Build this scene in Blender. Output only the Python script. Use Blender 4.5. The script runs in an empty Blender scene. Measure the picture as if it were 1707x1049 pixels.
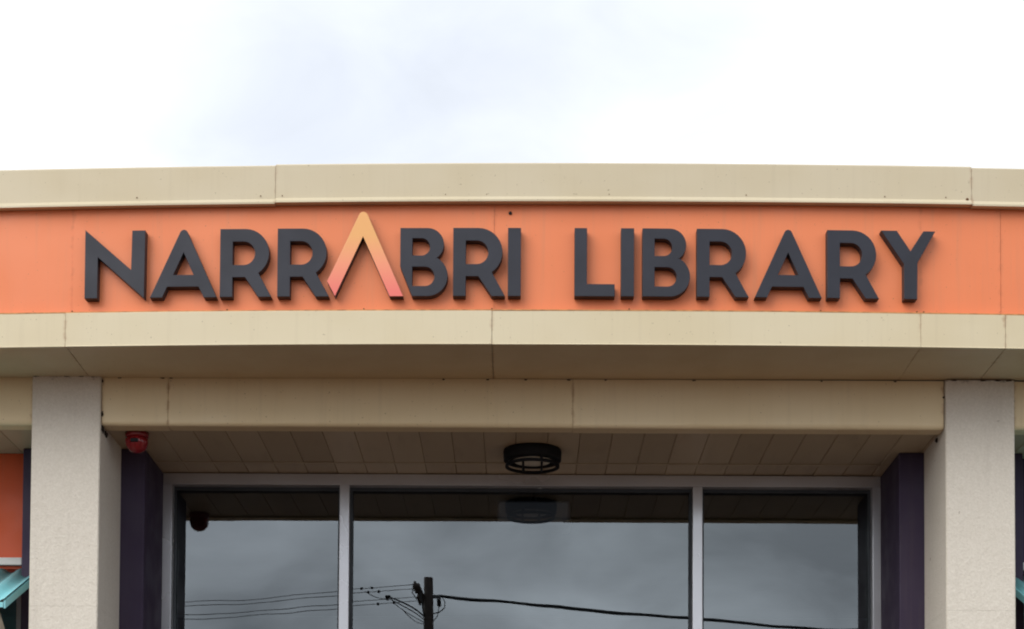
import bpy, bmesh, math, random
from mathutils import Matrix, Vector
random.seed(7)
R = math.radians
scene = bpy.context.scene

# ------------------------------------------------------------------ camera
cam = bpy.data.cameras.new('camera')
cam.sensor_fit = 'HORIZONTAL'; cam.sensor_width = 36.0
cam.lens = 65.378
cam.shift_x = -0.00674; cam.shift_y = 0.53753          # rising-front framing of the facade
cam.clip_start = 0.1; cam.clip_end = 5000
cam_ob = bpy.data.objects.new('camera', cam)
scene.collection.objects.link(cam_ob)
cam_ob.matrix_world = (Matrix.Translation((0, 0, 1.6)) @ Matrix.Rotation(R(92.4), 4, 'X')
                       @ Matrix.Rotation(R(0.28), 4, 'Z'))
scene.camera = cam_ob

# ------------------------------------------------------------------ sky, sun, exposure
SUN_EL, SUN_AZ = 38.0, 222.0        # azimuth clockwise from +Y: behind the camera, a little left
world = bpy.data.worlds.new('World'); scene.world = world; world.use_nodes = True
wt = world.node_tree; wt.nodes.clear()
def wn(t, **k):
    n = wt.nodes.new(t)
    for a, b in k.items(): setattr(n, a, b)
    return n
sky = wn('ShaderNodeTexSky', sky_type='NISHITA', sun_disc=False)
sky.sun_elevation = R(SUN_EL); sky.sun_rotation = R(SUN_AZ)
sky.air_density = 1.0; sky.dust_density = 2.0
tc = wn('ShaderNodeTexCoord')
mp = wn('ShaderNodeMapping'); mp.inputs['Location'].default_value = (-3.55, -1.5, -3.37); mp.inputs['Scale'].default_value = (1, 1, 1.8)
n1 = wn('ShaderNodeTexNoise'); n1.inputs['Scale'].default_value = 2.3; n1.inputs['Detail'].default_value = 2; n1.inputs['Roughness'].default_value = .5
n2 = wn('ShaderNodeTexNoise'); n2.inputs['Scale'].default_value = 9.0; n2.inputs['Detail'].default_value = 5; n2.inputs['Roughness'].default_value = .5; n2.inputs['Distortion'].default_value = .4
nm = wn('ShaderNodeMix', data_type='FLOAT'); nm.inputs['Factor'].default_value = .10
cr = wn('ShaderNodeValToRGB')
e = cr.color_ramp.elements
e[0].position = .29; e[0].color = (.47, .505, .56, 1)
e[1].position = .60; e[1].color = (.66, .70, .745, 1)
ek = e.new(.45); ek.color = (.575, .605, .65, 1)
gain = wn('ShaderNodeMix', data_type='RGBA', blend_type='MULTIPLY'); gain.inputs['Factor'].default_value = 1
gain.inputs['B'].default_value = (14.5, 14.3, 14.2, 1)
mx = wn('ShaderNodeMix', data_type='RGBA'); mx.inputs['Factor'].default_value = .9     # cloud cover
bg = wn('ShaderNodeBackground'); bg.inputs['Strength'].default_value = .1
out = wn('ShaderNodeOutputWorld')
L = wt.links.new
L(tc.outputs['Generated'], mp.inputs['Vector']); L(mp.outputs['Vector'], n1.inputs['Vector'])
L(mp.outputs['Vector'], n2.inputs['Vector']); L(n1.outputs['Fac'], nm.inputs['A']); L(n2.outputs['Fac'], nm.inputs['B']); L(nm.outputs['Result'], cr.inputs['Fac']); L(cr.outputs['Color'], gain.inputs['A'])
mr = wn('ShaderNodeMapRange'); mr.inputs['From Min'].default_value = .3; mr.inputs['From Max'].default_value = .7; mr.inputs['To Min'].default_value = .60; mr.inputs['To Max'].default_value = 1.50
mot = wn('ShaderNodeMix', data_type='RGBA', blend_type='MULTIPLY'); mot.inputs['Factor'].default_value = 1     # cloud mottling
# layered cloud reads more broken towards the horizon all round, smoother higher up
sz = wn('ShaderNodeSeparateXYZ'); am = wn('ShaderNodeMapRange', interpolation_type='SMOOTHSTEP')
for k_, v_ in (('From Min', .12), ('From Max', .42), ('To Min', 1.0), ('To Max', .16)): am.inputs[k_].default_value = v_
L(tc.outputs['Generated'], sz.inputs['Vector']); L(sz.outputs['Z'], am.inputs['Value']); L(am.outputs['Result'], mot.inputs['Factor'])
L(n2.outputs['Fac'], mr.inputs['Value']); L(gain.outputs['Result'], mot.inputs['A']); L(mr.outputs['Result'], mot.inputs['B'])
L(sky.outputs['Color'], mx.inputs['A']); L(mot.outputs['Result'], mx.inputs['B'])
L(mx.outputs['Result'], bg.inputs['Color']); L(bg.outputs['Background'], out.inputs['Surface'])

sun = bpy.data.lights.new('sun', 'SUN'); sun.energy = 1.5; sun.angle = R(48); sun.color = (1.0, .96, .9)
sun_ob = bpy.data.objects.new('sun', sun); scene.collection.objects.link(sun_ob)
sd = Vector((math.sin(R(SUN_AZ)) * math.cos(R(SUN_EL)), math.cos(R(SUN_AZ)) * math.cos(R(SUN_EL)), math.sin(R(SUN_EL))))
sun_ob.rotation_euler = sd.to_track_quat('Z', 'Y').to_euler()
sun_ob.location = (-4, -6, 12)

vs = scene.view_settings
vs.view_transform = 'Standard'; vs.look = 'None'; vs.exposure = 0.44; vs.gamma = 1; vs.use_curve_mapping = False
scene.cycles.max_bounces = 10; scene.cycles.transparent_max_bounces = 12
scene.cycles.use_denoising = True
scene.cycles.filter_width = 2.0

# ------------------------------------------------------------------ material helpers
def new_mat(name):
    m = bpy.data.materials.new(name); m.use_nodes = True
    nt = m.node_tree; b = nt.nodes['Principled BSDF']
    return m, nt, b
def node(nt, t, ins=None, **k):
    n = nt.nodes.new(t)
    for a, v in k.items(): setattr(n, a, v)
    for a, v in (ins or {}).items():
        if hasattr(v, 'is_linked') or isinstance(v, bpy.types.NodeSocket): nt.links.new(v, n.inputs[a])
        else: n.inputs[a].default_value = v
    return n
def c4(c): return (c[0], c[1], c[2], 1)
def noise(nt, vec, scale, detail=4, rough=.55):
    return node(nt, 'ShaderNodeTexNoise', {'Vector': vec, 'Scale': scale, 'Detail': detail, 'Roughness': rough}).outputs['Fac']
def ramp(nt, fac, a, b, va=0.0, vb=1.0, smooth=True):
    return node(nt, 'ShaderNodeMapRange', {'Value': fac, 'From Min': a, 'From Max': b, 'To Min': va, 'To Max': vb},
                interpolation_type='SMOOTHSTEP' if smooth else 'LINEAR').outputs['Result']
def mixc(nt, fac, a, b, blend='MIX'):
    n = node(nt, 'ShaderNodeMix', data_type='RGBA', blend_type=blend)
    for key, v in (('Factor', fac), ('A', a), ('B', b)):
        s = n.inputs[key] if key == 'Factor' else [i for i in n.inputs if i.name == key and i.type == 'RGBA'][0]
        if isinstance(v, bpy.types.NodeSocket): nt.links.new(v, s)
        else: s.default_value = v if not isinstance(v, tuple) else c4(v)
    return [o for o in n.outputs if o.type == 'RGBA'][0]
def math_(nt, op, a, b=0.0):
    n = node(nt, 'ShaderNodeMath', operation=op)
    for i, v in enumerate((a, b)):
        if isinstance(v, bpy.types.NodeSocket): nt.links.new(v, n.inputs[i])
        else: n.inputs[i].default_value = v
    return n.outputs[0]
def world_pos(nt): return node(nt, 'ShaderNodeNewGeometry').outputs['Position']
def stretch(nt, vec, s): return node(nt, 'ShaderNodeMapping', {'Vector': vec, 'Scale': s}).outputs['Vector']
def attr(nt, name): return node(nt, 'ShaderNodeAttribute', attribute_name=name).outputs['Fac']
def bump(nt, b, h, strength, dist):
    n = node(nt, 'ShaderNodeBump', {'Height': h, 'Strength': strength, 'Distance': dist})
    nt.links.new(n.outputs['Normal'], b.inputs['Normal'])

def painted_sheet(name, base, rust=(.30, .13, .05), edge_stain=.55, rough=.45, streak=.10, specks=.5, tint=(.86, .80, .66), wav=.006):
    """Weathered painted metal sheet: faint blotches, run marks, rust along sheet ends, fly specks."""
    m, nt, b = new_mat(name)
    p = world_pos(nt)
    big = ramp(nt, noise(nt, p, 1.7, 3), .35, .7)
    col = mixc(nt, math_(nt, 'MULTIPLY', big, .32), base, tuple(base[i] * tint[i] for i in range(3)))
    runs = ramp(nt, noise(nt, stretch(nt, p, (34, 34, 1.4)), 1, 4), .5, .8)
    col = mixc(nt, math_(nt, 'MULTIPLY', runs, streak), col, (.30, .23, .15))
    e_ = attr(nt, 'edge')
    en = math_(nt, 'ADD', e_, math_(nt, 'MULTIPLY', math_(nt, 'SUBTRACT', noise(nt, p, 22, 4), .5), .05))
    em = ramp(nt, en, .010, -.012)
    col = mixc(nt, math_(nt, 'MULTIPLY', em, edge_stain), col, rust)
    sp = ramp(nt, noise(nt, p, 95, 2, .5), .715, .76)
    col = mixc(nt, math_(nt, 'MULTIPLY', sp, specks), col, (.12, .075, .04))
    nt.links.new(col, b.inputs['Base Color'])
    r = ramp(nt, noise(nt, p, 6, 4), .3, .7, rough - .08, rough + .12)
    nt.links.new(r, b.inputs['Roughness'])
    b.inputs['Specular IOR Level'].default_value = .35
    bump(nt, b, noise(nt, stretch(nt, p, (1.3, 1, 5)), 1, 2), .35, wav)
    return m
CREAM = (.655, .575, .40)
M = {}
M['cream'] = painted_sheet('cream_painted_metal', CREAM)
M['cap'] = painted_sheet('weathered_capping_paint', (.59, .515, .365), streak=.08, specks=.5)
M['orange'] = painted_sheet('orange_painted_panel', (.81, .24, .10), rust=(.34, .10, .04), edge_stain=.35, streak=.13, tint=(.88, .76, .66), specks=.5, rough=.42)
M['beam'] = painted_sheet('cream_beam_paint', (.76, .625, .395), streak=.10, specks=.55, edge_stain=.6)
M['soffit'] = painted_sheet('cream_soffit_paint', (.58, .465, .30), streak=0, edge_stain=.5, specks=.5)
M['wallorange'] = painted_sheet('orange_wall_paint', (.64, .095, .026), edge_stain=0, specks=.3)
M['purple'] = painted_sheet('dark_purple_paint', (.044, .031, .062), edge_stain=0, specks=.3, rough=.68, streak=.05, wav=.0005)

def board_mat():
    m, nt, b = new_mat('cream_ceiling_board_paint')
    p = world_pos(nt)
    oi = node(nt, 'ShaderNodeObjectInfo').outputs['Random']
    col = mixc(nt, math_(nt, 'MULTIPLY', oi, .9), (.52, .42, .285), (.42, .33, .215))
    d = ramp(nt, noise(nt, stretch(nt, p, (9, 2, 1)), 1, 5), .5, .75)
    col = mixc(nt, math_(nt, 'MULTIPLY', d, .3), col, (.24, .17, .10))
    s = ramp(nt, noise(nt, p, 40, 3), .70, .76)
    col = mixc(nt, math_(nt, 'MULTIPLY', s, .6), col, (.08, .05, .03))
    nt.links.new(col, b.inputs['Base Color']); b.inputs['Roughness'].default_value = .42
    return m
M['board'] = board_mat()

def stucco():
    m, nt, b = new_mat('textured_render')
    p = world_pos(nt)
    f = noise(nt, p, 95, 6, .75)
    col = mixc(nt, ramp(nt, f, .35, .7), (.67, .62, .53), (.755, .705, .615))
    d = ramp(nt, noise(nt, p, 2.1, 5, .6), .5, .8)
    col = mixc(nt, math_(nt, 'MULTIPLY', d, .14), col, (.46, .39, .30))
    run = ramp(nt, noise(nt, stretch(nt, p, (20, 20, 1.1)), 1, 4), .55, .85)
    col = mixc(nt, math_(nt, 'MULTIPLY', run, .18), col, (.36, .31, .26))
    spk = ramp(nt, noise(nt, p, 33, 2), .72, .76)
    col = mixc(nt, math_(nt, 'MULTIPLY', spk, .5), col, (.26, .2, .15))
    # mould creeping from the joint with the soffit, ragged
    tp = attr(nt, 'top')
    g = math_(nt, 'ADD', tp, math_(nt, 'MULTIPLY', math_(nt, 'SUBTRACT', noise(nt, p, 26, 5, .7), .5), .12))
    col = mixc(nt, math_(nt, 'MULTIPLY', ramp(nt, g, .012, -.022), .75), col, (.05, .035, .025))
    nt.links.new(col, b.inputs['Base Color']); b.inputs['Roughness'].default_value = .9
    bump(nt, b, math_(nt, 'ADD', f, noise(nt, p, 38, 3)), 1.0, .0034)
    return m
M['stucco'] = stucco()

def simple(name, col, rough=.5, metal=0.0, var=.15, scale=12, spec=.4):
    m, nt, b = new_mat(name)
    p = world_pos(nt)
    f = ramp(nt, noise(nt, p, scale, 5), .3, .75)
    nt.links.new(mixc(nt, f, col, tuple(c * (1 - var) for c in col)), b.inputs['Base Color'])
    nt.links.new(ramp(nt, noise(nt, p, scale * .7, 3), .3, .7, rough - .06, rough + .08), b.inputs['Roughness'])
    b.inputs['Metallic'].default_value = metal; b.inputs['Specular IOR Level'].default_value = spec
    return m
M['charcoal'] = simple('charcoal_letter_paint', (.022, .024, .036), .5, var=.25, scale=5, spec=.38)
M['charcoal_side'] = simple('charcoal_letter_edge', (.022, .022, .028), .5)
M['alu'] = simple('satin_aluminium', (.60, .61, .64), .22, .45, .06, 3)
M['gasket'] = simple('dark_glazing_gasket', (.035, .042, .05), .5)
M['black'] = simple('black_plastic', (.006, .006, .0065), .6, spec=.2)
M['rust'] = simple('rusty_screw', (.17, .075, .03), .8, var=.5, scale=60)
M['sealant'] = simple('ochre_paint_run', (.66, .30, .10), .6, var=.5, scale=25)
M['teal'] = painted_sheet('teal_corrugated_paint', (.25, .63, .71), edge_stain=0, streak=.12, specks=.4)
M['white'] = simple('white_trim_paint', (.72, .71, .68), .5, var=.25)
M['bracket'] = simple('beige_bracket_paint', (.42, .36, .27), .6, var=.3)
M['timber'] = simple('weathered_pole_timber', (.075, .055, .045), .9, var=.5, scale=9)
M['steel'] = simple('dull_galvanised_steel', (.10, .105, .11), .6, var=.3)
M['cable'] = simple('black_cable', (.016, .016, .017), .7)
M['porcelain'] = simple('brown_porcelain', (.05, .03, .022), .4)
M['plaster'] = simple('interior_plaster', (.30, .29, .28), .9, var=.15, scale=2)
M['carpet'] = simple('grey_carpet', (.08, .08, .085), .95, var=.3, scale=30)
M['panel'] = simple('pale_panel_plastic', (.78, .80, .84), .6, var=.2, scale=7)
M['roofing'] = simple('zinc_roofing', (.40, .41, .42), .5, var=.2, scale=3)
M['diffuser'] = simple('aged_opal_diffuser', (.80, .74, .60), .35, var=.3, scale=14)
M['concrete'] = simple('kerb_concrete', (.33, .31, .28), .9, var=.3, scale=9)
M['earth'] = simple('dry_ground', (.10, .055, .031), .95, var=.4, scale=.6)
M['asphalt'] = simple('road_asphalt', (.055, .053, .052), .9, var=.3, scale=14)

def red_plastic():
    m, nt, b = new_mat('red_translucent_plastic')
    b.inputs['Base Color'].default_value = (.22, .006, .010, 1); b.inputs['Roughness'].default_value = .18
    b.inputs['Coat Weight'].default_value = .3
    return m
M['red'] = red_plastic()
def gradient_face():
    m, nt, b = new_mat('sunset_gradient_face')
    o = node(nt, 'ShaderNodeTexCoord').outputs['Object']
    y = node(nt, 'ShaderNodeSeparateXYZ', {'Vector': o}).outputs['Y']
    r = node(nt, 'ShaderNodeValToRGB', {'Fac': ramp(nt, y, 0.0, .375, smooth=False)})
    el = r.color_ramp.elements
    el[0].position = .05; el[0].color = (.80, .17, .14, 1)
    el[1].position = .72; el[1].color = (.80, .40, .135, 1)
    k = el.new(.38); k.color = (.84, .29, .16, 1)
    nt.links.new(r.outputs['Color'], b.inputs['Base Color']); b.inputs['Roughness'].default_value = .42
    return m
M['sunset'] = gradient_face()
def glass():
    m = bpy.data.materials.new('tinted_reflective_glass'); m.use_nodes = True
    nt = m.node_tree; nt.nodes.clear()
    fr = node(nt, 'ShaderNodeFresnel', {'IOR': 2.36})
    gl = node(nt, 'ShaderNodeBsdfGlossy', {'Color': (.88, .96, 1.0, 1), 'Roughness': 0.0})
    tr = node(nt, 'ShaderNodeBsdfTransparent', {'Color': (.48, .52, .56, 1)})
    p = world_pos(nt)
    bp = node(nt, 'ShaderNodeBump', {'Height': noise(nt, p, 2.2, 1), 'Strength': .02, 'Distance': .02})
    nt.links.new(bp.outputs['Normal'], gl.inputs['Normal'])
    ms = node(nt, 'ShaderNodeMixShader', {0: fr.outputs[0], 1: tr.outputs[0], 2: gl.outputs[0]})
    o = node(nt, 'ShaderNodeOutputMaterial', {'Surface': ms.outputs[0]})
    return m
M['glass'] = glass()
def paver_mat():
    m, nt, b = new_mat('brown_clay_pavers')
    p = world_pos(nt)
    br = node(nt, 'ShaderNodeTexBrick', {'Vector': p, 'Color1': (.094, .050, .025, 1), 'Color2': (.072, .037, .023, 1), 'Mortar': (.07, .05, .038, 1),
                                       'Scale': 1.0, 'Brick Width': .23, 'Row Height': .115, 'Mortar Size': .004})
    d = ramp(nt, noise(nt, p, 1.2, 5), .4, .7)
    nt.links.new(mixc(nt, math_(nt, 'MULTIPLY', d, .3), br.outputs['Color'], (.10, .065, .045)), b.inputs['Base Color'])
    b.inputs['Roughness'].default_value = .9
    bump(nt, b, br.outputs['Fac'], -.4, .004)
    return m
M['pavers'] = paver_mat()

# ------------------------------------------------------------------ object helpers
COL = scene.collection
def link(o, parent=None):
    COL.objects.link(o)
    if parent is not None: o.parent = parent      # every parent empty sits unrotated; offsets handled by local coordinates
    return o
def tag(o, label, cat, group=None):
    o['label'] = label; o['category'] = cat
    if group: o['group'] = group
    return o
def structure(o, label=None, cat=None):
    o['kind'] = 'structure'
    if label: o['label'] = label
    if cat: o['category'] = cat
    return o
def empty(name, loc=(0, 0, 0)):
    o = bpy.data.objects.new(name, None); o.location = loc; o.empty_display_size = .2
    return link(o)
def origin(o):
    v = Vector((0, 0, 0))
    while o is not None: v += o.location; o = o.parent
    return v
def finish(bm, name, mat, parent=None, bev=0.0, smooth=False, segs=2, label=None):
    if bev > 0:
        bmesh.ops.bevel(bm, geom=list(bm.edges), offset=bev, segments=segs, affect='EDGES', profile=.5)
    bmesh.ops.recalc_face_normals(bm, faces=list(bm.faces))
    off = origin(parent) if parent is not None else Vector((0, 0, 0))
    if off.length: bmesh.ops.translate(bm, verts=list(bm.verts), vec=-off)
    me = bpy.data.meshes.new(name); bm.to_mesh(me); bm.free()
    for f in me.polygons: f.use_smooth = smooth
    me.materials.append(mat)
    o = bpy.data.objects.new(name, me); link(o, parent)
    if label: o['label'] = label
    return o
def box_bm(x0, x1, y0, y1, z0, z1, bm=None):
    bm = bm or bmesh.new()
    vs_ = [bm.verts.new(c) for c in [(x0, y0, z0), (x1, y0, z0), (x1, y1, z0), (x0, y1, z0), (x0, y0, z1), (x1, y0, z1), (x1, y1, z1), (x0, y1, z1)]]
    for q in [(0, 3, 2, 1), (4, 5, 6, 7), (0, 1, 5, 4), (1, 2, 6, 5), (2, 3, 7, 6), (3, 0, 4, 7)]:
        bm.faces.new([vs_[i] for i in q])
    return bm
def box(name, b, mat, parent=None, bev=0.0, **k):
    return finish(box_bm(*b), name, mat, parent, bev, **k)
def bow(x): return 0.053 * (x / 2.2) ** 2          # the awning front is gently curved in plan
def tilt(x): return 0.0035 * x                      # and runs a hair out of level
def sweep(name, prof, x0, x1, mat, parent, bowed=True, tl=1.0, dz=0.0, smooth=False, warp=0.0, back=None, label=None):
    """Closed (y, z) profile carried along x; 'edge' stores metres to the nearest sheet end for the rust."""
    L_ = x1 - x0
    st = sorted(set([0, .012, .03, .07, .15, L_ - .15, L_ - .07, L_ - .03, L_ - .012, L_] + [L_ * i / 16 for i in range(17)])) if L_ > .4 else [0, .012, .03, L_ / 2, L_ - .03, L_ - .012, L_]
    bm = bmesh.new(); lay = bm.verts.layers.float.new('edge'); rings = []
    ph = random.uniform(0, 6)
    for s in st:
        x = x0 + s; ring = []
        for i, (y, z) in enumerate(prof):
            yy = y + (bow(x) if bowed and not (back and i in back) else 0)
            w = warp * math.sin(2.3 * x + ph + .8 * i)
            v = bm.verts.new((x, yy + w, z + (tilt(x) * tl if bowed else 0) + dz * (s / L_))); v[lay] = min(s, L_ - s)
            ring.append(v)
        rings.append(ring)
    n = len(prof)
    for a, b in zip(rings, rings[1:]):
        for i in range(n): bm.faces.new((a[i], a[(i + 1) % n], b[(i + 1) % n], b[i]))
    bm.faces.new(rings[0]); bm.faces.new(list(reversed(rings[-1])))
    o = finish(bm, name, mat, parent, label=label)
    return o
def lathe(name, prof, centre, mat, parent, n=40, axis='z', smooth=True, closed=False):
    bm = bmesh.new(); rings = []
    for r, z in prof:
        rings.append([bm.verts.new((centre[0] + r * math.cos(2 * math.pi * i / n), centre[1] + r * math.sin(2 * math.pi * i / n), centre[2] + z)) for i in range(n)])
    pr = list(zip(rings, rings[1:])) + ([(rings[-1], rings[0])] if closed else [])
    for a, b in pr:
        for i in range(n): bm.faces.new((a[i], a[(i + 1) % n], b[(i + 1) % n], b[i]))
    if not closed:
        bm.faces.new(rings[0]); bm.faces.new(list(reversed(rings[-1])))
    return finish(bm, name, mat, parent, smooth=smooth)
def tube(name, pts, r, mat, parent=None, n=8, r1=None):
    bm = bmesh.new(); rings = []
    P = [Vector(p) for p in pts]
    for k, p in enumerate(P):
        t = (P[min(k + 1, len(P) - 1)] - P[max(k - 1, 0)]).normalized()
        a = t.orthogonal() if abs(t.z) < .9 else Vector((1, 0, 0))
        a = (Vector((0, 0, 1)).cross(t) if abs(t.z) < .95 else Vector((1, 0, 0))).normalized(); b = t.cross(a).normalized()
        rr = r if r1 is None else r + (r1 - r) * k / (len(P) - 1)
        rings.append([bm.verts.new(p + rr * (math.cos(2 * math.pi * i / n) * a + math.sin(2 * math.pi * i / n) * b)) for i in range(n)])
    for a, b in zip(rings, rings[1:]):
        for i in range(n): bm.faces.new((a[i], a[(i + 1) % n], b[(i + 1) % n], b[i]))
    bm.faces.new(rings[0]); bm.faces.new(list(reversed(rings[-1])))
    return finish(bm, name, mat, parent, smooth=True)

# ------------------------------------------------------------------ ground
def sheet(name, x0, x1, y0, y1, z, mat):
    bm = bmesh.new(); v = [bm.verts.new(c) for c in [(x0, y0, z), (x1, y0, z), (x1, y1, z), (x0, y1, z)]]; bm.faces.new(v)
    return structure(finish(bm, name, mat))
sheet('ground', -1500, 1500, -1500, 1500, -.16, M['earth'])
structure(box('forecourt_paving', (-60, 60, -6.0, 30, -.15, 0.0), M['pavers']))
structure(box('kerb', (-60, 60, -6.16, -6.004, -.15, .004), M['concrete'], bev=.015))
sheet('road', -300, 300, -26, -6.17, -.135, M['asphalt'])

# ------------------------------------------------------------------ library building: walls, roof, room behind the glass
CEIL = 3.992
WX0, WX1, WY = -1.825, 1.837, 9.40
bld = empty('library_building', (0, 9.6, 0))
tag(bld, 'single storey library with orange walls and dark purple piers beside the entrance', 'building')
for s, inner, outer in ((-1, -1.826, -2.420), (1, 1.838, 2.4402)):
    xa, xb = sorted((inner, outer))
    box('pier', (xa, xb, 8.95, 9.70, 0, CEIL - .001), M['purple'], bld, .006, label='dark purple painted pier beside the glass entrance')
    xa, xb = sorted((outer + s * .001, s * 9.0))
    # orange wall with an opening for the awning window: pieces butted around it
    ox0, ox1 = sorted((s * 2.4425, s * 4.4))
    bm = box_bm(xa, xb, 9.05, 9.30, 3.42, CEIL - .001)
    box_bm(xa, xb, 9.05, 9.30, 0, 1.0, bm)
    if s < 0: box_bm(xa, ox0, 9.05, 9.30, 1.0, 3.42, bm); box_bm(ox1, xb, 9.05, 9.30, 1.0, 3.42, bm)
    else: box_bm(xa, ox0, 9.05, 9.30, 1.0, 3.42, bm); box_bm(ox1, xb, 9.05, 9.30, 1.0, 3.42, bm)
    finish(bm, 'wall', M['wallorange' if s < 0 else 'purple'], bld, label='rust orange painted wall beyond the left pier' if s < 0 else 'dark purple painted wall beyond the right column')
box('roof', (-9.2, 9.2, 8.62, 22, 4.72, 4.80), M['roofing'], bld)
bm = box_bm(-9.0, -8.8, 9.31, 21.9, 0, 4.71); box_bm(8.8, 9.0, 9.31, 21.9, 0, 4.71, bm); box_bm(-8.79, 8.79, 21.7, 21.9, 0, 4.71, bm)
finish(bm, 'outer_wall', M['wallorange'], bld)
box('room_back_wall', (-8.7, 8.7, 16.0, 16.1, .02, 4.4), M['plaster'], bld)
box('room_ceiling', (-8.7, 8.7, 9.72, 15.99, 4.42, 4.46), M['plaster'], bld)
box('room_floor', (-8.7, 8.7, 9.72, 15.99, .004, .02), M['carpet'], bld)
box('bulkhead', (-8.7, 8.7, 9.53, 9.71, CEIL + .03, 4.70), M['plaster'], bld)

# ------------------------------------------------------------------ canopy: capping, orange sign band, lower fascia, soffit, beam
can = empty('entrance_canopy', (0, 8.3, 4.2))
tag(can, 'cream metal canopy with orange sign band over the library entrance', 'canopy')
XE = 3.6
def sub(name): # an unrotated holder that is itself a part
    o = bpy.data.objects.new(name, None); o.empty_display_size = .1; link(o, can); return o
# core the sheets are fixed to
sweep('core', [(8.045, 4.245), (8.045, 4.96), (8.40, 4.96), (8.60, 4.70), (8.60, 4.245)], -XE, XE, M['roofing'], can)
CAPZ, LIP = 5.003, 4.833
def cap(x0, x1, proud, dz0=0.0):
    y = 7.999 - proud; z = dz0
    prof = [(y, CAPZ + z), (y, LIP + .024 + z), (y - .011, LIP + .008 + z), (y - .011, LIP + z), (y - .006, LIP - .001 + z), (8.0435, LIP + .004 + z),
            (8.0435, CAPZ - .03 + z), (8.42, CAPZ - .035 + z), (8.42, CAPZ - .02 + z), (y + .01, CAPZ + .008 + z)]
    return sweep('capping_sheet', prof, x0, x1, M['cap'], can, tl=1.7, warp=.0012)
CAPS = [(-1.08, cap(-XE, -1.081, 0, -.003)), (1.974, cap(-1.0795, 1.9735, .003, .001)), (9, cap(1.975, XE, 0, -.003))]
# orange panels
ORY = 8.030; PANELS = []
for x0, x1, pr in ((-XE, -1.9790, 0), (-1.9784, -.1211, .0015), (-.1205, 1.7552, 0), (1.7556, 2.110, .0003), (2.1115, XE, -.0025)):
    y = ORY - pr
    PANELS.append((x1, sweep('sign_panel', [(y, 4.338), (y, 4.845), (8.0425, 4.845), (8.0425, 4.338)], x0, x1, M['orange'], can, warp=.0008)))
# lower fascia sheets (folded: top return, face, drip edge)
LZ0, LZ1 = 4.2055, 4.357
for x0, x1, pr in ((-XE, -1.9995, 0), (-1.998, -.130, .002), (-.1285, 1.747, 0), (1.748, 2.1212, .0015), (2.1228, XE, 0)):
    y = 8.000 - pr
    sweep('fascia_sheet', [(y, LZ0 + .005), (y - .0025, LZ0 + .003), (y - .0025, LZ0), (y + .012, LZ0), (y + .012, LZ0 + .012), (8.0425, LZ0 + .012), (8.0425, 4.336), (8.028, 4.336), (8.026, LZ1 + .004), (y + .003, LZ1), (y, LZ1 - .004)],
          x0, x1, M['cream'], can, warp=.0008)
sweep('sealant_bead', [(7.999, LZ1 - .002), (7.999, LZ1 + .003), (8.026, LZ1 + .009), (8.026, LZ1 + .002)], -XE, XE, M['sealant'], can)
# soffit sheets
SOF = 4.2095
for x0, x1 in ((-XE, -1.9995), (-1.997, -.130), (-.1275, 1.747), (1.7485, 2.1205), (2.1230, XE)):
    o = sweep('soffit_sheet', [(8.013, SOF), (8.509, SOF - .001), (8.509, SOF + .006), (8.013, SOF + .006)], x0, x1, M['soffit'], can, back=(1, 2), tl=.6)
# boxed beam sheets under the soffit
BZ = 3.984
def beam(x0, x1, proud=0.0, dz=0.0):
    y = 8.510 - proud; r = .022
    arc = [(y + r - r * math.cos(t), BZ + dz + r - r * math.sin(t)) for t in [math.pi / 2 * i / 5 for i in range(6)]]
    prof = [(y, 4.2075)] + arc + [(8.600, BZ + dz), (8.600, 4.2075)]
    return sweep('beam_sheet', prof, x0, x1, M['beam'], can, bowed=False, warp=.0008)
beam(-XE, -2.262); beam(-1.9395, -1.635, .003, -.001); beam(-1.634, .2390, .0); beam(.2400, 1.955, .003, -.002); beam(2.281, XE)
# fixings: rusty screws along the lips, one dark bolt hole in the orange
def screw(x, y, z, r, hosts):
    bm = bmesh.new()
    bmesh.ops.create_cone(bm, cap_ends=True, segments=8, radius1=r, radius2=r * .6, depth=.006, matrix=Matrix.Translation((x, y, z)) @ Matrix.Rotation(R(90), 4, 'X'))
    return finish(bm, 'screw', M['rust'], [h for lim, h in hosts if x < lim][0])
for x in (-1.69, -1.145, -1.05, -.335, -.155, .38, .98, 1.59, 1.86):
    screw(x, 7.997 + bow(x), 4.868 + tilt(x) * 1.7, .0036, CAPS)
screw(1.955, 7.995 + bow(1.955), 4.872, .008, CAPS)
for x in (-1.975, -1.29, -.69, -.13, .47, 1.31, 1.735, 1.765):
    screw(x, 8.018 + bow(x), 4.369 + tilt(x), .004, PANELS)
bm = bmesh.new(); bmesh.ops.create_cone(bm, cap_ends=True, segments=16, radius1=.0075, radius2=.0065, depth=.008, matrix=Matrix.Translation((-.0515, 8.027, 4.797)) @ Matrix.Rotation(R(90), 4, 'X'))
finish(bm, 'bolt', M['black'], PANELS[2][1])

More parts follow.
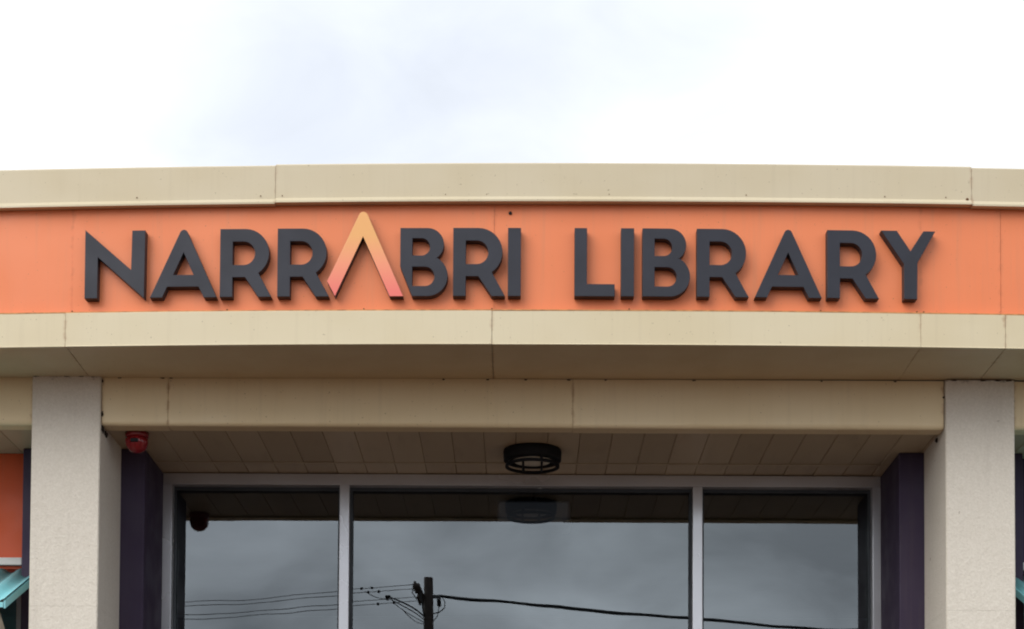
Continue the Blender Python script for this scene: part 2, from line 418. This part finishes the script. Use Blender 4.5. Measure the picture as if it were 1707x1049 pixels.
# ------------------------------------------------------------------ columns
def column(x0, x1, label):
    t = empty('column', ((x0 + x1) / 2, 8.72, 0)); tag(t, label, 'column', 'rendered columns carrying the canopy')
    y0, y1 = 8.487, 8.949
    box('core', (x0 + .01, x1 - .01, y0 + .01, y1 - .004, 0, 4.19), M['stucco'], t)
    for z0, z1 in ((0, 2.1), (2.1007, 3.136), (3.1366, 4.129), (4.1296, 4.2065)):
        bm = box_bm(x0, x1, y0, y1, z0, z1)
        bmesh.ops.bevel(bm, geom=[e_ for e_ in bm.edges if abs(e_.verts[0].co.z - e_.verts[1].co.z) > .01], offset=.004, segments=2, affect='EDGES')
        bmesh.ops.subdivide_edges(bm, edges=[e_ for e_ in bm.edges if abs(e_.verts[0].co.z - e_.verts[1].co.z) > .01], cuts=6)
        lay = bm.verts.layers.float.new('top')
        for v in bm.verts: v[lay] = 4.2065 - v.co.z
        finish(bm, 'render_block', M['stucco'], t)
    return t
col_l = column(-2.2575, -1.9415, 'off white rendered column left of the glass entrance, next to the red siren')
col_r = column(1.9590, 2.2770, 'off white rendered column right of the glass entrance')

# old nests and grime lodged in the corners
M['grime'] = simple('dark_dried_mud', (.035, .024, .016), .95, var=.5, scale=80)
def clump(parent, x, y, z, sx_, sy_, sz_):
    bm = bmesh.new(); bmesh.ops.create_icosphere(bm, subdivisions=2, radius=1)
    for v in bm.verts: v.co *= random.uniform(.55, 1.25)
    bmesh.ops.transform(bm, matrix=Matrix.Translation((x, y, z)) @ Matrix.Diagonal((sx_, sy_, sz_, 1)), verts=bm.verts)
    return finish(bm, 'mud_clump', M['grime'], parent, smooth=True)
for x, w in ((-1.86, .010), (-1.66, .012), (-1.62, .009), (-.36, .006), (-.155, .007), (.02, .008), (.22, .010), (.39, .006), (.80, .010), (1.39, .006), (1.73, .008)):
    clump(can, x, 8.506, 4.204, w, .004, .003)
clump(col_l, -1.9395, 8.53, 3.972, .006, .022, .024); clump(col_l, -1.938, 8.506, 4.035, .007, .006, .016)
clump(col_l, -1.939, 8.60, 3.965, .005, .035, .016); clump(col_l, -1.9385, 8.508, 4.19, .006, .005, .008)
clump(col_r, 1.9565, 8.506, 4.131, .007, .005, .006); clump(col_r, 1.956, 8.66, 3.972, .006, .02, .010); clump(col_r, 2.277, 8.50, 4.115, .004, .006, .010)
for x in (-2.24, -2.1, -2.03): clump(col_l, x, 8.486, 4.2045, .014, .003, .003)
for x in (2.0, 2.13, 2.2, 2.25): clump(col_r, x, 8.486, 4.2045, .015, .003, .003)

# ------------------------------------------------------------------ porch ceiling of narrow boards
pc = empty('porch_ceiling', (0, 9.0, CEIL)); tag(pc, 'shaded cream board ceiling of the entrance porch', 'ceiling')
pitch = .1515; x = -.781 - pitch * 15
me = None
while x < 3.0:
    bm = bmesh.new()
    w = pitch - .0012
    prof = [(0, CEIL + .004), (.003, CEIL), (w - .003, CEIL), (w, CEIL + .004), (w, CEIL + .014), (0, CEIL + .014)]
    if me is None:
        ra = [bm.verts.new((px, 8.603, pz)) for px, pz in prof]; rb = [bm.verts.new((px, 9.51, pz)) for px, pz in prof]
        for i in range(6): bm.faces.new((ra[i], ra[(i + 1) % 6], rb[(i + 1) % 6], rb[i]))
        bm.faces.new(ra); bm.faces.new(rb[::-1])
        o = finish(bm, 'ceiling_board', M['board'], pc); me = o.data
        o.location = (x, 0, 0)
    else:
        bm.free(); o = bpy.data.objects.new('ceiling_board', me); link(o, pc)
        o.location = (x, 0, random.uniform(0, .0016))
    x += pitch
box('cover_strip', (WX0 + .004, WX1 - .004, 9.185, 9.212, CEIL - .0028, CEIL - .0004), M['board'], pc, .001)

# ------------------------------------------------------------------ shopfront window
win = empty('entrance_window', (0, 9.45, 0)); tag(win, 'tall aluminium framed entrance glazing reflecting grey clouds', 'window')
FT = CEIL - .004
box('head_frame', (WX0, WX1, WY, 9.52, 3.931, FT), M['alu'], win, .002)
box('sill_frame', (WX0, WX1, WY, 9.52, .004, .10), M['alu'], win, .002)
bars = [('jamb', WX0, WX0 + .047), ('mullion', -.9235, -.8740), ('mullion', .8780, .9275), ('jamb', WX1 - .042, WX1)]
for nm, a, b in bars: box(nm, (a, b, WY - .002, 9.518, .1005, 3.9305), M['alu'], win, .002)
GL = 9.49
def pane(a, b, yaw, pitch_):
    z0, z1 = .101, 3.930
    bm = bmesh.new(); w = (b - a) / 2 - .001; h = (z1 - z0) / 2
    v = [bm.verts.new(c) for c in [(-w, 0, -h), (w, 0, -h), (w, 0, h), (-w, 0, h)]]; bm.faces.new(v)
    bmesh.ops.transform(bm, matrix=Matrix.Translation(((a + b) / 2, GL, (z0 + z1) / 2)) @ Matrix.Rotation(R(yaw), 4, 'Z') @ Matrix.Rotation(R(pitch_), 4, 'X'), verts=bm.verts)
    pn = finish(bm, 'pane', M['glass'], win)
    g = .012
    bm = box_bm(a + .0005, a + g, 9.455, 9.481, z0, z1); box_bm(b - g, b - .0005, 9.455, 9.481, z0, z1, bm)
    box_bm(a + g, b - g, 9.456, 9.481, z1 - g - .004, z1 - .0005, bm); box_bm(a + g, b - g, 9.456, 9.481, z0 + .0005, z0 + g, bm)
    finish(bm, 'glazing_gasket', M['gasket'], pn)
pane(bars[0][2], bars[1][1], -.30, 0.0)
pane(bars[1][2], bars[2][1], 0.0, 0.0)
pane(bars[2][2], bars[3][1], .25, 0.0)

# unidentified pale smudge in the room, made up as a box with added glow
t = empty('pale_glow_box', (.078, 11.0, 4.0)); tag(t, 'unidentified pale rectangle, built as a box with an added faint glow, behind the middle pane', 'light')
M['glow'], _nt, _b = new_mat('added_pale_glow')
_b.inputs['Base Color'].default_value = (.78, .80, .84, 1)
_b.inputs['Emission Color'].default_value = (.82, .88, 1.0, 1); _b.inputs['Emission Strength'].default_value = .013  # emission added so the pale smudge shows; no lamp is known here
box('casing', (-.145, .30, 11.0, 11.20, 4.085, 4.24), M['panel'], t, .012)
box('diffuser', (-.13, .285, 10.975, 10.999, 4.09, 4.225), M['glow'], t, .0118)  # front face carrying the added glow
box('hanger_rod', (.07, .085, 11.09, 11.105, 4.241, 4.419), M['steel'], t)

# ------------------------------------------------------------------ round bulkhead light
lx, ly = .056, 8.945
t = empty('bulkhead_light', (lx, ly, CEIL)); tag(t, 'round black bulkhead light on the porch ceiling above the middle pane', 'light')
c = (lx, ly, CEIL - .0005)
hs = lathe('housing', [(.140, 0), (.142, -.008), (.140, -.052), (.134, -.057), (.104, -.057), (.100, -.050), (.100, -.004), (.02, -.003)], c, M['black'], t, 48)
lathe('diffuser', [(.099, -.012), (.099, -.046), (.088, -.056), (.06, -.061), (.01, -.063)], c, M['diffuser'], t, 40)
lathe('guard_ring', [(.118, -.072), (.126, -.068), (.132, -.072), (.132, -.083), (.118, -.083)], c, M['black'], t, 48, closed=True)
for sx in (-.045, .045):
    tube('guard_bar', [(lx + sx, ly - .118, CEIL - .075), (lx + sx, ly - .05, CEIL - .081), (lx + sx, ly + .05, CEIL - .081), (lx + sx, ly + .118, CEIL - .075)], .0055, M['black'], t)
for a in (20, 110, 200, 290):
    ca, sa = math.cos(R(a)), math.sin(R(a))
    tube('guard_post', [(lx + .128 * ca, ly + .128 * sa, CEIL - .05), (lx + .126 * ca, ly + .126 * sa, CEIL - .075)], .007, M['black'], t)

# ------------------------------------------------------------------ red alarm siren under the beam
sx, sy = -1.808, 8.665
t = empty('alarm_siren', (sx, sy, CEIL)); tag(t, 'small red alarm siren under the ceiling beside the left column', 'siren')
c = (sx, sy, CEIL - .0005)
lathe('base', [(.056, 0), (.056, -.022), (.052, -.026), (.02, -.026)], c, M['red'], t, 32)
lathe('dome', [(.050, -.0265), (.053, -.034), (.053, -.050), (.047, -.072), (.034, -.088), (.018, -.096), (.004, -.098)], c, M['red'], t, 32)
box('sounder_grille', (sx - .020, sx + .016, sy - .0585, sy - .046, CEIL - .058, CEIL - .040), M['black'], t, .003)
for k in range(5):
    a = R(-150 + 30 * k)
    tube('rib', [(sx + .054 * math.cos(a), sy + .054 * math.sin(a), CEIL - .034), (sx + .0545 * math.cos(a), sy + .0545 * math.sin(a), CEIL - .052), (sx + .048 * math.cos(a), sy + .048 * math.sin(a), CEIL - .073)], .0022, M['red'], t, 6)

# ------------------------------------------------------------------ side windows with teal awnings
def awning(s, end_x, side):
    t = empty('window_awning', (s * 3.3, 9.05, 3.42)); tag(t, f'teal corrugated awning over the side window {side}', 'awning', 'teal corrugated awnings')
    xo = s * 4.5; ya, za, yb, zb = 9.048, 3.400, 8.425, 3.135
    xa, xb = sorted((end_x, xo))
    # corrugated sheet with thickness
    bm = bmesh.new(); n = int((xb - xa) / .095 * 10); top = []; bot = []
    dirv = Vector((0, yb - ya, zb - za)).normalized(); nrm = Vector((0, dirv.z, -dirv.y))
    if nrm.z < 0: nrm = -nrm
    for i in range(n + 1):
        xx = xa + (xb - xa) * i / n; h = .011 * math.sin(2 * math.pi * xx / .095)
        for lst, off in ((top, .012 + h), (bot, .010 + h)):
            lst.append([bm.verts.new(Vector((xx, y, z)) + nrm * off) for y, z in ((ya, za), (yb, zb))])
    for lst in (top, bot):
        for a, b in zip(lst, lst[1:]): bm.faces.new((a[0], b[0], b[1], a[1]))
    for a, b, c_, d in zip(top, top[1:], bot, bot[1:]):
        bm.faces.new((a[1], b[1], d[1], c_[1])); bm.faces.new((a[0], b[0], d[0], c_[0]))
    finish(bm, 'corrugated_sheet', M['teal'], t, smooth=True)
    # end and front trims
    for xx in (end_x, xo):
        bm = bmesh.new(); w = .004
        q = [(ya, za - .022), (ya, za + .014), (yb, zb + .014), (yb, zb - .022)]
        A = [bm.verts.new((xx - w, y, z)) for y, z in q]; B = [bm.verts.new((xx + w, y, z)) for y, z in q]
        bm.faces.new(A); bm.faces.new(B[::-1])
        for i in range(4): bm.faces.new((A[i], A[(i + 1) % 4], B[(i + 1) % 4], B[i]))
        finish(bm, 'end_trim', M['teal'], t)
    box('front_trim', (xa + .005, xb - .005, yb - .004, yb + .004, zb - .018, zb + .006), M['teal'], t, .001)
    for xx in (end_x + s * .055, xo - s * .055):
        tube('bracket_arm', [(xx, 9.047, 2.70), (xx, 8.46, 3.12)], .019, M['bracket'], t, 8)
        tube('bracket_rail', [(xx, 9.047, 3.365), (xx, 8.46, 3.118)], .014, M['bracket'], t, 8)
    w = empty('side_window', (s * 3.5, 9.12, 1.0)); tag(w, f'dark side window with white head trim {side}, under the teal awning', 'window')
    xa, xb = sorted((s * 2.4385, s * 4.55))
    box('head_trim', (xa, xb, 9.022, 9.049, 3.434, 3.471), M['white'], w, .003)
    xa, xb = sorted((s * 2.4435, s * 4.399))
    box('pane', (xa + .05, xb - .05, 9.17, 9.176, 1.05, 3.36), M['glass'], w)
    bm = box_bm(xa, xb, 9.14, 9.20, 3.361, 3.419); box_bm(xa, xb, 9.14, 9.20, 1.001, 1.049, bm); box_bm(xa, xa + .049, 9.14, 9.20, 1.05, 3.36, bm); box_bm(xb - .049, xb, 9.14, 9.20, 1.05, 3.36, bm)
    finish(bm, 'frame', M['alu'], w)
awning(-1, -2.352, 'left of the entrance')
awning(1, 2.352, 'right of the entrance')

# ------------------------------------------------------------------ sign lettering
U = 1 / 388.2; VY = .3015 / 114
def arc(cx, cy, r, a0, a1, n=14):
    return [(cx + r * math.cos(R(a0 + (a1 - a0) * i / n)), cy + r * math.sin(R(a0 + (a1 - a0) * i / n))) for i in range(n + 1)]
def fillet(a, p, b, r, n=8):
    a, p, b = Vector(a), Vector(p), Vector(b)
    u, v = (a - p).normalized(), (b - p).normalized(); h = u.angle(v) / 2
    d = r / math.tan(h); c_ = p + (u + v).normalized() * (r / math.sin(h)); s0, s1 = p + u * d, p + v * d
    a0 = math.atan2(*(s0 - c_).yx); a1 = math.atan2(*(s1 - c_).yx)
    while a1 - a0 > math.pi: a1 -= 2 * math.pi
    while a1 - a0 < -math.pi: a1 += 2 * math.pi
    return [(c_.x + r * math.cos(a0 + (a1 - a0) * i / n), c_.y + r * math.sin(a0 + (a1 - a0) * i / n)) for i in range(n + 1)]
def gN(): return [[(0, 0), (21.8, 0), (22.2, 69), (102, -.5), (103, 113.5), (80.5, 113.5), (79.2, 47.5), (0, 115)]]
def gA():
    return [[(0, 0), (21, 0), (29.3, 18), (83, 18), (92, 0), (114, 0)] + fillet((114, 0), (57, 123.5), (0, 0), 7) , [(39.6, 38), (57, 75.5), (74.2, 38)]]
def gR():
    return [[(0, 0), (21.5, 0), (21.5, 33), (43, 33), (65.5, 0), (88, 0)] + arc(43, 73.5, 40.5, -56, 90) + [(0, 114)],
            [(21.5, 53.6)] + arc(40, 73.1, 19.5, -90, 90) + [(21.5, 92.6)]]
def gB(cut):
    left = [(0, 114), (0, 50), (20.5, 0)] if cut else [(0, 114), (0, 0)]
    return [left + arc(46.5, 34, 34, -90, 60) + arc(46.5, 86.5, 27.5, -58, 90),
            [(20.5, 17)] + arc(42, 33, 16, -90, 90) + [(20.5, 49)], [(20.5, 68)] + arc(36, 82.3, 14.3, -90, 90) + [(20.5, 96.6)]]
def gI(): return [[(0, 0), (22, 0), (22, 114), (0, 114)]]
def gL(): return [[(0, 0), (68, 0), (68, 20.5), (21, 20.5), (21, 114), (0, 114)]]
def gY(): return [[(39, 0), (61.5, 0), (62.2, 61), (93, 114.5), (72.6, 114.5), (50.3, 80.5), (27, 114.5), (0, 114.5), (39, 58.5)]]
def gV(): return [[(0, 25), (13.4, 0), (60.3, 100), (106, 0), (129, 0)] + fillet((129, 0), (60.8, 152.5), (0, 25), 8)]
sign = empty('library_sign', (0, 8.03, 4.413)); tag(sign, 'raised charcoal letters reading NARRABRI LIBRARY on the orange band', 'sign')
cache = {}
def letter(kind, glyph, x, mat, label=None):
    if kind not in cache:
        cu = bpy.data.curves.new('letter', 'CURVE'); cu.dimensions = '2D'; cu.fill_mode = 'BOTH'
        cu.extrude = .0205; cu.bevel_depth = .0014; cu.bevel_resolution = 1; cu.offset = -.0014
        for pts in glyph():
            sp = cu.splines.new('POLY'); sp.points.add(len(pts) - 1)
            for p_, (a, b) in zip(sp.points, pts): p_.co = (a * U, b * VY, 0, 1)
            sp.use_cyclic_u = True
        tmp = bpy.data.objects.new('tmp', cu); COL.objects.link(tmp)
        dg = bpy.context.evaluated_depsgraph_get(); dg.update()
        me = bpy.data.meshes.new_from_object(tmp.evaluated_get(dg)); me.name = 'letter'
        bpy.data.objects.remove(tmp); bpy.data.curves.remove(cu)
        me.materials.clear(); me.materials.append(mat); me.materials.append(M['charcoal_side'])
        for f in me.polygons: f.material_index = 0 if f.normal.z > .5 else 1; f.use_smooth = False
        cache[kind] = me
    o = bpy.data.objects.new('letter', cache[kind]); link(o, sign)
    xm = x + .13
    yaw = math.atan(2 * .053 * xm / 2.2 ** 2)
    o.rotation_euler = (R(90), 0, yaw)
    o.location = (x, -.0245 + bow(x), tilt(xm) * 1.0)
    if label: o['label'] = label
    return o
row = [('N', gN, -1.912), ('A', gA, -1.624), ('R', gR, -1.3175), ('R', gR, -1.066), ('V', gV, -.848), ('C', lambda: gB(True), -.530), ('R', gR, -.2995), ('I', gI, -.0608),
       ('L', gL, .2297), ('I', gI, .4324), ('B', lambda: gB(False), .5258), ('R', gR, .763), ('A', gA, 1.0155), ('R', gR, 1.3335), ('Y', gY, 1.570)]
names = {'N': 'N', 'A': 'A', 'R': 'R', 'I': 'I', 'L': 'L', 'B': 'B', 'C': 'B with its lower left corner cut away', 'Y': 'Y'}
for k, g, x in row:
    if k == 'V': letter(k, g, x, M['sunset'], 'taller yellow to pink gradient letter A without a crossbar')
    else: letter(k, g, x, M['charcoal'], 'charcoal raised letter ' + names[k])

# ------------------------------------------------------------------ across the street, seen reflected in the glass: power pole and lines
PX, PY = -2.52, -31.0
pole = empty('power_pole', (PX, PY, -.15)); tag(pole, 'dark timber power pole with crossarm, reflected in the middle pane', 'power pole')
tube('pole', [(PX, PY, -.15 + 11.6 * i / 8) for i in range(9)], .19, M['timber'], pole, 16, .128)
arm = tube('crossarm', [(PX - .24, PY + 1.25, 10.98), (PX - .16, PY - 1.25, 10.92)], .085, M['timber'], pole, 6)
tube('crossarm_brace', [(PX - .20, PY + .75, 10.93), (PX - .12, PY, 10.36)], .022, M['steel'], pole, 6)
tube('crossarm_brace', [(PX - .16, PY - .75, 10.89), (PX - .12, PY, 10.36)], .022, M['steel'], pole, 6)
box('cable_bracket', (PX + .11, PX + .36, PY - .05, PY + .05, 10.88, 10.98), M['steel'], pole, .01)
box('fuse_box', (PX + .24, PX + .36, PY - .07, PY + .07, 10.66, 10.86), M['black'], pole, .02)
def span(a, b, sag, n=28):
    a, b = Vector(a), Vector(b)
    return [a.lerp(b, i / n) - Vector((0, 0, 4 * sag * (i / n) * (1 - i / n))) for i in range(n + 1)]
for i, dy in enumerate((1.15, .62, -.55, -1.1)):
    z = 11.06 - .012 * i
    lathe('insulator', [(.02, -.12), (.03, -.06), (.06, -.05), (.045, -.02), (.065, 0), (.04, .04), (.03, .09), (.01, .10)], (PX - .30, PY + dy, z - .03), M['porcelain'], arm, 12)
    w = tube('power_line', span((PX - .32, PY + dy, z - .02), (PX - 60, PY + dy * .8 - 2, z - .3), 1.12), .0095, M['cable'], None, 6)
    for cx_ in ((1.62, 1.30), (1.50, 1.20), (1.0, 1.1), (.9, 1.3))[i]:
        q = min(span((PX - .32, PY + dy, z - .02), (PX - 60, PY + dy * .8 - 2, z - .3), 1.12, 400), key=lambda v: abs(v.x - (PX - cx_)))
        box('wire_clamp', (q.x - .035, q.x + .035, q.y - .03, q.y + .03, q.z - .035, q.z + .035), M['black'], w, .008)
    tag(w, ['topmost', 'second highest', 'third highest', 'lowest'][i] + ' of the thin wires running left from the pole, reflected in the glass', 'power line', 'thin overhead wires')
for (ax, az), (bx, bz), sg, rr in (((-.12, 10.36), (-1.0, 10.86), -.07, .020), ((-.12, 10.28), (-.95, 10.80), -.03, .014), ((-.13, 10.22), (-.86, 10.72), .05, .010), ((-.13, 10.18), (-.62, 10.52), .10, .009), ((-1.0, 10.84), (-1.62, 11.0), .06, .011)):
    tube('jumper_wire', span((PX + ax, PY + .1, az), (PX + bx, PY + .35, bz), sg, 12), rr, M['cable'], pole, 6)
box('jumper_clamp', (PX - 1.06, PX - .92, PY + .3, PY + .4, 10.82, 10.89), M['black'], pole, .01)
tube('jumper_wire', [(PX + .12, PY, 10.45), (PX + .3, PY, 10.50), (PX + .46, PY, 10.63), (PX + .48, PY, 10.78), (PX + .40, PY, 10.92)], .016, M['cable'], pole, 6)
tube('jumper_wire', [(PX + .12, PY, 10.25), (PX + .24, PY, 10.40), (PX + .30, PY, 10.66)], .012, M['cable'], pole, 6)
tube('jumper_wire', [(PX - .35, PY + .6, 11.2), (PX - .40, PY + .4, 10.95), (PX - .30, PY + .2, 10.80)], .014, M['cable'], pole, 6)
w = tube('power_cable', span((PX + .34, PY, 10.95), (PX + 60, PY + .5, 10.9), 1.36, 48), .042, M['cable'], None, 8)
tag(w, 'thick bundled overhead cable sagging right from the pole, reflected in the glass', 'power cable')
